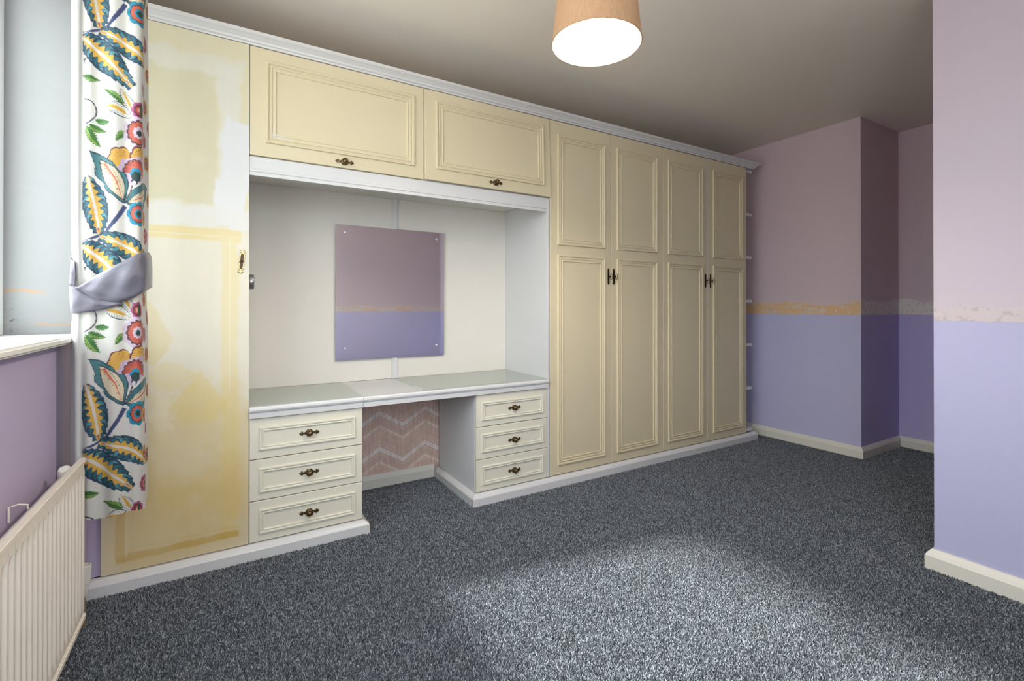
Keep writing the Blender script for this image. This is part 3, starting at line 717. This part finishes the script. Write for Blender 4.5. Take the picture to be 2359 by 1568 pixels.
def tile(dv, mir=None):
    # navy stems
    for q, w0, w1 in (([(190, 85), (223, 73), (243, 60), (260, 41), (272, 20), (284, -3)], 4, 11),):
        P = np.concatenate([bez(q[0], q[1], q[2], 16), bez(q[2], q[4], q[5], 16)[1:]]); taper(P, w0, w1, NAVY, dv)
    feather((200, -64), (222, 0), (227, 65), 28, dv, 9)
    feather((352, 134), (300, 88), (227, 71), 27, dv, 9, 1.0)
    feather((186, 95), (226, 112), (301, 189), 32, dv, 11, .9)
    simple_leaf((190, 181), (230, 184), 8, dv); poly([(191, 142), (197, 141), (193, 152)], (40, 48, 70), dv)
    simple_leaf((281, 231), (235, 203), 7.5, dv)
    white_leaf((300, 246), (262, 215), (325, 227), (274, 196), dv); white_leaf((306, 262), (271, 206), (256, 268), (242, 241), dv)
    bloom(318, 240, dv, ((19, PINK, 7), (14, MAROON, 8), (10, (206, 84, 66), 8), (5, (236, 200, 190), 6)))
    simple_leaf((322, 222), (326, 268), 4, dv, DGREEN, GRN)
    P = np.concatenate([bez((192, 233), (221, 233), (222, 258), 16), bez((222, 258), (222, 276), (196, 289), 16)[1:]]); taper(P, 2.6, 3.2, (46, 56, 84), dv)
    simple_leaf((219, 277), (252, 278), 7, dv, GRN, (86, 150, 60)); simple_leaf((204, 290), (244, 302), 8, dv); simple_leaf((198, 294), (231, 338), 11, dv)
    simple_leaf((285, 294), (263, 320), 8, dv)
    scallop(317, 293, 37, (226, 208, 226), dv, 8, .05); scallop(317, 293, 29, (86, 44, 58), dv, 13, .07); scallop(317, 293, 25, CORAL, dv, 13, .05)
    rays(317, 293, 15, 27, (86, 44, 58), dv, 26); scallop(317, 293, 14, (228, 206, 224), dv, 9); bloom(317, 294, dv, ((7, DGREEN, 5),))
    # large bloom
    scallop(276, 366, 30, (120, 66, 62), dv, 7, .06, ry=1.15); scallop(278, 368, 29, YEL, dv, 7, .06, ry=1.15)
    rays(278, 372, 14, 30, (196, 128, 84), dv, 24, math.pi, 2*math.pi, .4, 1.2, 1.15)
    scallop(322, 350, 27, (120, 50, 62), dv, 7, .06); scallop(324, 352, 25, YEL, dv, 7, .06); rays(324, 352, 10, 24, (150, 70, 60), dv, 22)
    scallop(298, 386, 31, LILAC, dv, 7, .07); scallop(324, 372, 24, LILAC, dv, 7, .07)
    rays(300, 388, 18, 30, (232, 218, 232), dv, 20)
    scallop(310, 388, 31, (92, 42, 52), dv, 15, .06, math.pi*.98, 2.1*math.pi); scallop(310, 388, 28, CORAL, dv, 15, .05, math.pi*.98, 2.1*math.pi)
    rays(310, 388, 16, 29, (92, 42, 52), dv, 26, math.pi, 2*math.pi, .3, 1.8)
    # cream and teal leaf
    L1 = [(206, 350), (226, 353), (246, 364), (257, 369), (265, 382), (272, 389), (283, 389), (289, 401), (292, 415), (289, 436), (284, 458), (281, 462), (268, 455), (259, 447), (244, 437), (236, 426), (239, 422), (227, 412), (219, 402), (217, 386), (221, 389), (215, 370)]
    c_ = np.mean(L1, 0); poly([(np.array(v)-c_)*1.02+c_ for v in L1], TEALD, dv); poly([(np.array(v)-c_)*.95+c_ for v in L1], (68, 128, 136), dv)
    L2 = [(228, 366), (247, 374), (262, 383), (273, 397), (281, 412), (283, 428), (280.5, 454), (268, 447), (251, 432), (238, 413), (232, 392)]
    c_ = np.mean(L2, 0); poly([(np.array(v)-c_)*1.05+c_ for v in L2], (46, 40, 50), dv); poly([(np.array(v)-c_)*.98+c_ for v in L2], CREAM, dv)
    M_ = np.array([(237, 374), (246, 384), (255, 396), (264, 410), (270, 429), (277.5, 452)], float)
    for i, (px, py) in enumerate(np.concatenate([np.linspace(M_[k], M_[k+1], 4)[:-1] for k in range(5)])):
        taper(np.array([(px-3, py+1), (px-10+i*.5, py+3)]), 1.0, 2.2, YEL if i % 3 else (50, 44, 50), dv); taper(np.array([(px+4, py-1), (px+9-i*.3, py-4)]), .8, 1.4, (92, 84, 78), dv)
    taper(M_, 7.5, .8, (232, 118, 96), dv)
    R1 = [(284, 460), (292, 437), (306, 424), (322, 414), (345, 404), (372, 402), (390, 410), (380, 440), (345, 470), (322, 473), (300, 470)]
    poly(R1, TEALD, dv); c_ = np.mean(R1, 0); poly([(np.array(v)-c_)*.94+c_ for v in R1], (52, 116, 126), dv)
    R2 = [(288, 459), (306, 441), (322, 431), (348, 420), (370, 416), (362, 440), (340, 458), (322, 464)]
    poly(R2, (46, 40, 50), dv); c_ = np.mean(R2, 0); poly([(np.array(v)-c_)*.94+c_ for v in R2], CREAM, dv)
    for k in range(12): taper(np.array([(296+k*5, 456-k*2.4), (298+k*5, 448-k*3.0)]), .6, 1.6, (70, 50, 50), dv); taper(np.array([(298+k*5, 459-k*1.6), (301+k*5, 463-k*1.4)]), .6, 1.4, (70, 50, 50), dv)
    taper(np.array([(292, 458), (322, 446), (352, 432)]), .8, 5, (206, 84, 74), dv)
    # bud
    scallop(309, 391, 14, CYAN, dv, 7, .06, math.pi*.9, 2.15*math.pi); scallop(310, 397, 12, DGREEN, dv, 5, .06); scallop(306, 409, 8, (24, 34, 66), dv, 5, .02); scallop(305, 412, 5, (232, 230, 228), dv, 5, .02)
    taper(np.array([(301, 418), (293, 443)]), 5, 2, (112, 84, 84), dv)
    # blue flower
    scallop(317, 484-REP, 28, CYAN, dv, 7, .08); scallop(317, 484-REP, 21, (50, 44, 60), dv, 9, .05); scallop(317, 484-REP, 19, CORAL, dv, 9, .05)
    rays(317, 484-REP, 12, 20, (120, 50, 52), dv, 20); scallop(317, 484-REP, 11, CYAN, dv, 7); scallop(317, 484-REP, 7, DGREEN, dv, 5)
    # flowers on the return of the fold
    for x, y, k in ((352, 110, 0), (372, 60, 1), (345, 182, 1), (372, 215, 0), (362, 300, 1), (385, 350, 0), (352, 20, 0), (400, 130, 0), (410, 260, 1), (405, 440, 0)):
        scallop(x, y, 20, (PINK if k else YEL), dv, 7, .07); scallop(x, y, 15, MAROON, dv, 9, .05); scallop(x, y, 11, CORAL, dv, 9, .05); scallop(x, y, 6, DGREEN, dv, 5)
for k in (-1, 0, 1, 2): tile(k*REP)
img[:, :int((190-PX0)*SS)] = lin((240, 240, 238))[:3]
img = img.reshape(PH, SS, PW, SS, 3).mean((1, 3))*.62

def crom(P, n):
    P = np.array(P, float); P = np.concatenate([[2*P[0]-P[1]], P, [2*P[-1]-P[-2]]]); out = []
    for i in range(1, len(P)-2):
        t = np.linspace(0, 1, 24, endpoint=False)[:, None]; a, b_, c, d = P[i-1:i+3]
        out.append(.5*((2*b_)+(-a+c)*t+(2*a-5*b_+4*c-d)*t**2+(-a+3*b_-3*c+d)*t**3))
    Q = np.concatenate(out+[P[-2:-1]]); s = np.concatenate([[0], np.cumsum(np.linalg.norm(np.diff(Q, axis=0), axis=1))])
    tt = np.linspace(0, s[-1], n); return np.stack([np.interp(tt, s, Q[:, k]) for k in range(2)], 1), tt
def curtain():
    plan = [(-.372, -.275), (-.397, -.305), (-.399, -.36), (-.389, -.398), (-.378, -.4045), (-.3675, -.3985), (-.350, -.407), (-.325, -.401), (-.295, -.408), (-.265, -.400), (-.242, -.405),
            (-.2285, -.397), (-.2245, -.372), (-.2225, -.33), (-.2235, -.295), (-.236, -.276), (-.27, -.27), (-.30, -.285), (-.33, -.268), (-.355, -.29), (-.362, -.268)]
    NC, NR = 320, 1250
    Q, s = crom(plan, NC)
    i190 = np.argmin(np.abs(Q[:, 0]+.3675)+np.abs(Q[:, 1]+.3985)*2); i322 = np.argmin(np.abs(Q[:, 0]+.2285)+np.abs(Q[:, 1]+.397)*2)
    ucol = 190 + (s-s[i190])/(s[i322]-s[i190])*132
    ztop, zbot = 2.19, .424
    Zr = np.linspace(ztop, zbot, NR)
    n, _ = normals(Q); cen = Q.mean(0)
    V = np.zeros((NR, NC, 3)); U = np.zeros((NR, NC)); W = np.zeros((NR, NC))
    ph = s/s[-1]
    for r, z in enumerate(Zr):
        low = np.clip((1.06-z)/.6, 0, 1); up = np.clip((z-1.2)/.9, 0, 1)
        wv = .0035*np.sin(ph*46+z*1.3)*(.4+.8*low) + .003*np.sin(ph*23-z*2.1+1)*(.5+up)
        tie = math.exp(-((z-1.12)/.10)**2)
        P = cen + (Q-cen)*(1-.05*tie) - n*wv[:, None]
        P = P + np.array([-.004, 0])*low*np.linspace(1, -1, NC)[:, None]*0
        hem = .004*np.sin(ph*30)*(r/NR)**8
        V[r, :, :2] = P; V[r, :, 2] = z+hem
        U[r] = ucol - PX0; W[r] = 704-(z-1.0632)/.001332
    W += 4*np.sin(U/38.0)*0
    ui = np.clip(U, 0, PW-1.01); wi = np.clip(W, 0, PH-1.01)
    i, j = ui.astype(int), wi.astype(int)
    C = img[j, i]
    above = W < 0
    C[above] = img[np.clip((W[above]+REP), 0, PH-1).astype(int), i[above]]
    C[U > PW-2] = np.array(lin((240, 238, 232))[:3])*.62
    idx = np.arange(NR*NC).reshape(NR, NC)
    q = np.stack([idx[:-1, :-1], idx[1:, :-1], idx[1:, 1:], idx[:-1, 1:]], -1).reshape(-1, 4)
    me = bpy.data.meshes.new('curtain'); me.vertices.add(NR*NC); me.vertices.foreach_set('co', V.reshape(-1).astype(np.float32))
    me.loops.add(q.size); me.loops.foreach_set('vertex_index', q.ravel().astype(np.int32)); me.polygons.add(len(q))
    me.polygons.foreach_set('loop_start', np.arange(0, q.size, 4, dtype=np.int32)); me.update(calc_edges=True); me.validate()
    me.polygons.foreach_set('use_smooth', [True]*len(me.polygons))
    a = me.color_attributes.new('print', 'FLOAT_COLOR', 'POINT'); col = np.ones((NR*NC, 4), np.float32); col[:, :3] = C.reshape(-1, 3); a.data.foreach_set('color', col.ravel())
    m = bpy.data.materials.new('printed_cotton'); g = G(m); P, _ = g.pos(); out = g.nt.nodes['Material Output']
    va = g.n('ShaderNodeVertexColor', layer_name='print'); g.L.new(va.outputs[0], g.b.inputs['Base Color']); g.b.inputs['Roughness'].default_value = .55; g.b.inputs['Sheen Weight'].default_value = .15
    tr = g.n('ShaderNodeBsdfTranslucent'); g.L.new(va.outputs[0], tr.inputs[0]); mx = g.n('ShaderNodeMixShader'); mx.inputs[0].default_value = .18
    g.L.new(g.b.outputs[0], mx.inputs[1]); g.L.new(tr.outputs[0], mx.inputs[2]); g.L.new(mx.outputs[0], out.inputs[0])
    g.bump(g.noise(P, 14, 3, .5, (1, 1, .5)), .25, .004)
    o = obj('curtain', me, m); tag(o, 'white curtain printed with teal leaves and coral flowers beside the window', 'curtain')
curtain()
# rail above the frame that the curtain hangs from
bm = bmesh.new(); tube(bm, [(-.33, -2.2, 2.215), (-.33, -.2, 2.215)], .012, 12)
rail = obj('curtain_rail', bm, M_WHITE, None, True); tag(rail, 'white round curtain rail above the window', 'curtain rail')
for y in (-2.1, -.25):
    bm = bmesh.new(); tube(bm, [(XL, y, 2.215), (-.345, y, 2.215)], .007, 8); obj('bracket', bm, M_WHITE, rail, True)

# grey satin tieback
def tieback():
    bm = bmesh.new()
    def sheet(A, B, nx=28, nv=10, bulge=.012, wr=.003, seed=0, sy=0.0):
        A, B = crom3(A, nx), crom3(B, nx); g_ = []
        for i in range(nx):
            row = []
            for j in range(nv):
                t = j/(nv-1); p = A[i]*(1-t)+B[i]*t; b_ = math.sin(math.pi*t)*bulge
                wv = wr*math.sin(i*.7+t*5+seed)*math.sin(math.pi*t) + wr*.7*math.sin(i*.33-t*9+seed*2)*math.sin(math.pi*t)
                row.append(bm.verts.new((p[0]+(b_*.25 if p[0] > -.225 else 0), p[1]-b_-wv, p[2])))
            g_.append(row)
        for i in range(nx-1):
            for j in range(nv-1): bm.faces.new((g_[i][j], g_[i+1][j], g_[i+1][j+1], g_[i][j+1]))
    def crom3(P, n):
        P = np.array(P, float); s = np.concatenate([[0], np.cumsum(np.linalg.norm(np.diff(P, axis=0), axis=1))]); t = np.linspace(0, s[-1], n)
        Q = np.stack([np.interp(t, s, P[:, k]) for k in range(3)], 1)
        for _ in range(3): Q[1:-1] = (Q[:-2]+2*Q[1:-1]+Q[2:])/4
        return Q
    # front band, rising to the right and round the edge of the curtain
    sheet([(-.377, -.416, 1.121), (-.349, -.419, 1.144), (-.319, -.419, 1.169), (-.273, -.418, 1.202), (-.232, -.414, 1.231), (-.217, -.390, 1.240), (-.214, -.33, 1.243), (-.216, -.262, 1.235)],
          [(-.378, -.414, 1.119), (-.354, -.419, 1.099), (-.328, -.421, 1.082), (-.289, -.421, 1.075), (-.251, -.420, 1.088), (-.217, -.408, 1.112), (-.210, -.35, 1.125), (-.214, -.262, 1.13)], 40, 12, .010, .0028)
    # lower fold sweeping to the left
    sheet([(-.4005, -.352, 1.135), (-.3985, -.39, 1.130), (-.392, -.412, 1.128), (-.378, -.4165, 1.122), (-.355, -.420, 1.103), (-.329, -.421, 1.087), (-.290, -.4205, 1.079), (-.271, -.418, 1.076)],
          [(-.3995, -.350, 1.045), (-.3965, -.385, 1.045), (-.390, -.405, 1.045), (-.380, -.414, 1.046), (-.355, -.4175, 1.048), (-.325, -.4185, 1.054), (-.296, -.418, 1.062), (-.271, -.4165, 1.073)], 36, 9, .005, .0015, 2)
    # strip going back up to the hook
    sheet([(-.3945, -.411, 1.127), (-.3915, -.410, 1.150), (-.3865, -.407, 1.180), (-.3835, -.405, 1.200)],
          [(-.3795, -.4125, 1.124), (-.3800, -.4115, 1.150), (-.3812, -.409, 1.180), (-.3825, -.4065, 1.201)], 12, 5, .001, .0006, 4)
    sheet([(-.400, -.30, 1.165), (-.3995, -.36, 1.150), (-.3975, -.395, 1.138), (-.3935, -.4115, 1.128)],
          [(-.401, -.30, 1.225), (-.4005, -.36, 1.215), (-.3955, -.395, 1.205), (-.3832, -.4055, 1.200)], 14, 5, .001, .0006, 4)
    m = bpy.data.materials.new('grey_satin'); g = G(m); P, _ = g.pos()
    g.L.new(g.mix(g.noise(P, 9, 3), lin((100, 98, 111)), lin((78, 76, 89))), g.b.inputs['Base Color']); g.b.inputs['Roughness'].default_value = .42; g.b.inputs['Sheen Weight'].default_value = .2
    g.bump(g.noise(P, 22, 3, .5, (1, 1, 2)), .3, .006)
    o = obj('curtain_tieback', bm, m, None, True)
    sd = o.modifiers.new('cloth', 'SOLIDIFY'); sd.thickness = .0018; sd.offset = 0
    tag(o, 'grey satin tieback wrapped around the flowered curtain', 'tieback')
tieback()

# ---------------------------------------------------------------- radiator under the window
def radiator():
    x1, xb = -.348, -.398; y0, y1, z0, z1 = -1.55, -.462, .168, .618
    t = thing('radiator', 'cream fluted panel radiator on the wall under the window', 'radiator', (-.37, -1.0, z0))
    bm = bmesh.new(); Zs = [z0, z0+.018, z0+.030, z0+.055, z0+.2, z1-.060, z1-.045, z1-.030, z1]
    pitch = .0335; cols = []
    ys = np.array([y0, y0+.003, y0+.012] + [y1-.022-pitch*k/12 for k in range(int((y1-y0-.036)/pitch*12), -1, -1)] + [y1-.012, y1-.003, y1]); ys = np.unique(np.round(ys, 6)); n = len(ys)
    grid = []
    for z in Zs:
        row = []
        for y in ys:
            u = (y1-.022-y)/pitch; f = .5-.5*math.cos(2*math.pi*u); f = max(0.0, min(1.0, (f-.25)*1.8))
            inside = 1 if (y1-y) > .012 and (y-y0) > .012 else 0
            d = 0.0
            if z0+.03 < z < z1-.04: d = .0085*(1-f)*inside
            if z <= z0+.001 or z >= z1-.001: d = .003
            edge = .004 if (y1-y) < .003 or (y-y0) < .003 else 0
            row.append(bm.verts.new((x1-d-edge, y, z)))
        grid.append(row)
    for a, b_ in zip(grid, grid[1:]):
        for k in range(n-1): bm.faces.new((a[k], a[k+1], b_[k+1], b_[k]))
    bk = [[bm.verts.new((x1-.014, y, z)) for y in (y0, y1)] for z in (z0, z1)]
    bm.faces.new((bk[0][0], bk[0][1], bk[1][1], bk[1][0]))
    bm.faces.new(grid[0][::-1]+[bk[0][0], bk[0][1]]); bm.faces.new(grid[-1]+[bk[1][1], bk[1][0]])
    bm.faces.new([r[-1] for r in grid]+[bk[1][1], bk[0][1]]); bm.faces.new([r[0] for r in grid][::-1]+[bk[0][0], bk[1][0]])
    obj('front_panel', bm, M_RAD, t, True)
    bm = bmesh.new(); box(bm, x1-.0135, x1+.0035, y0-.001, y1+.001, z1-.006, z1+.009, .003, 2); obj('top_rim', bm, M_RAD, t)
    bm = bmesh.new(); box(bm, x1-.0135, x1+.004, y0-.001, y1+.001, z0-.006, z0+.010, .003, 2); obj('bottom_rim', bm, M_RAD, t)
    bm = bmesh.new(); box(bm, xb, x1-.0145, y0+.02, y1-.02, z0+.02, z1-.03, .003); obj('back_panel', bm, M_RAD, t)
    for y in (y1-.30, y0+.25):
        bm = bmesh.new(); box(bm, XL+.0005, xb-.0006, y, y+.018, z1-.17, z1-.075); tube(bm, [(XL+.004, y+.009, z1-.05), (XL+.004, y+.009, z1-.016), (XL+.020, y+.009, z1-.012), (xb+.004, y+.009, z1-.016), (xb+.004, y+.009, z1-.026)], .0022, 6); obj('wall_bracket', bm, M_RAD, t)
    # blanking plug with its round cap at the top corner
    bm = bmesh.new(); lathe(bm, [(.012, 0), (.013, .01), (.0165, .016), (.0165, .042), (.013, .050), (0, .052)], 18, Matrix.Translation((-.385, y1-.012, z1-.052)) @ Matrix.Rotation(.5, 4, 'X')); obj('end_cap', bm, M_WHITE_OLD, t, True)
    # lockshield valve with pipe to the floor
    px, py = -.402, -.205
    bm = bmesh.new(); lathe(bm, [(.010, .02), (.0145, .03), (.0150, .06), (.0205, .064), (.0225, .112), (.0225, .122), (.019, .124), (.0185, .119), (0, .119)], 20, Matrix.Translation((px, py, .085))); obj('valve', bm, M_WHITE_OLD, t, True)
    bm = bmesh.new(); tube(bm, [(px, py, .001), (px, py, .112)], .0075, 10); tube(bm, [(px, py, .125), (px, y1-.03, .19)], .0075, 10); obj('pipe', bm, M_BRASS_LT, t, True)
radiator()

# ---------------------------------------------------------------- pendant lamp
def lamp():
    C = Vector((1.021, -1.120, 1.9085)); R = Matrix.Translation(C) @ Matrix.Rotation(math.radians(0.3), 4, Vector((.515, .857, 0)))
    t = thing('pendant_lamp', 'lit pendant lamp with tapered brown fabric shade hanging from the ceiling', 'lamp', (C.x, C.y, H))
    rb, rt, h = .1425, .119, .215
    m = bpy.data.materials.new('shade_fabric'); g = G(m); out = g.nt.nodes['Material Output']; P, _ = g.pos()
    c = g.mix(g.step(g.noise(P, 220, 2, .5, (1, 1, .15)), .4, .6), lin((170, 136, 105)), lin((164, 130, 99)))
    g.L.new(c, g.b.inputs['Base Color']); g.b.inputs['Roughness'].default_value = .85
    tr = g.n('ShaderNodeBsdfTranslucent'); g.L.new(c, tr.inputs[0]); mx = g.n('ShaderNodeMixShader'); mx.inputs[0].default_value = .004
    g.L.new(g.b.outputs[0], mx.inputs[1]); g.L.new(tr.outputs[0], mx.inputs[2]); g.L.new(mx.outputs[0], out.inputs[0])
    mi = bpy.data.materials.new('shade_lining'); g = G(mi); out = g.nt.nodes['Material Output']; P, _ = g.pos()
    c2 = g.mix(g.noise(P, 40), lin((206, 196, 184)), lin((196, 184, 170))); g.L.new(c2, g.b.inputs['Base Color']); g.b.inputs['Roughness'].default_value = .6
    tr = g.n('ShaderNodeBsdfTranslucent'); g.L.new(c2, tr.inputs[0]); mx = g.n('ShaderNodeMixShader'); mx.inputs[0].default_value = .15
    g.L.new(g.b.outputs[0], mx.inputs[1]); g.L.new(tr.outputs[0], mx.inputs[2]); g.L.new(mx.outputs[0], out.inputs[0])
    bm = bmesh.new(); lathe(bm, [(rb, 0), (rt, h)], 64, R); sh = obj('shade', bm, m, t, True)
    bm = bmesh.new(); lathe(bm, [(rb-.0022, .001), (rt-.0022, h-.001)], 64, R); sub(obj('shade_lining', bm, mi, sh, True))
    bm = bmesh.new(); tube(bm, [R @ Vector(((rb-.001)*math.cos(a), (rb-.001)*math.sin(a), 0)) for a in (2*math.pi*k/64 for k in range(64))], .0021, 6, True)
    b2 = bmesh.new(); tube(b2, [R @ Vector(((rt-.001)*math.cos(a), (rt-.001)*math.sin(a), h)) for a in (2*math.pi*k/64 for k in range(64))], .0021, 6, True)
    sub(obj('shade_rim', bm, M_BIND := paint('shade_binding', (170, 132, 98), .8), sh, True)); sub(obj('shade_rim', b2, M_BIND, sh, True))
    bm = bmesh.new()
    for k in range(3):
        a = 2*math.pi*k/3; tube(bm, [R @ Vector((.02*math.cos(a), .02*math.sin(a), h-.03)), R @ Vector(((rt-.003)*math.cos(a), (rt-.003)*math.sin(a), h-.003))], .0018, 6)
    tube(bm, [R @ Vector((.021*math.cos(a), .021*math.sin(a), h-.03)) for a in (2*math.pi*k/24 for k in range(24))], .002, 6, True)
    obj('shade_spider', bm, M_STEEL, t, True)
    bm = bmesh.new(); lathe(bm, [(.0165, .102), (.0185, .110), (.0185, .165), (.012, .18), (.006, .20), (0, .20)], 18, R); obj('lamp_holder', bm, M_WHITE, t, True)
    em = bpy.data.materials.new('lit_bulb'); g = G(em); g.b.inputs['Base Color'].default_value = (1, 1, 1, 1); g.b.inputs['Emission Color'].default_value = (1, .88, .76, 1); g.b.inputs['Emission Strength'].default_value = BULB
    bm = bmesh.new(); lathe(bm, [(0, .024), (.014, .027), (.026, .037), (.033, .053), (.033, .066), (.027, .083), (.017, .096), (.014, .104), (0, .104)], 24, R); obj('bulb', bm, em, t, True)
    top = R @ Vector((0, 0, .20)); bm = bmesh.new(); tube(bm, [top, top*.5+Vector((C.x, C.y, H))*.5, (C.x-.006, C.y, H-.03)], .0035, 8); obj('cord', bm, M_WHITE, t, True)
    bm = bmesh.new(); lathe(bm, [(0, -.036), (.008, -.036), (.014, -.030), (.034, -.022), (.040, -.010), (.040, -.0005), (0, -.0005)], 24, Matrix.Translation((C.x-.006, C.y, H))); obj('ceiling_rose', bm, M_WHITE, t, True)
lamp()

# repeats of one kind share a group phrase
for kind, phrase in (('drawer_unit', 'drawer units under the worktop'), ('overhead_cupboard', 'overhead cupboards above the alcove'), ('wardrobe', 'fitted double wardrobes'),
                     ('glass_top', 'glass sheets on the worktop'), ('cornice', 'cornice lengths along the fitted furniture'), ('plinth', 'plinths under the fitted furniture')):
    for o in S.objects:
        if o.parent is None and o.name.split('.')[0] == kind: o['group'] = phrase
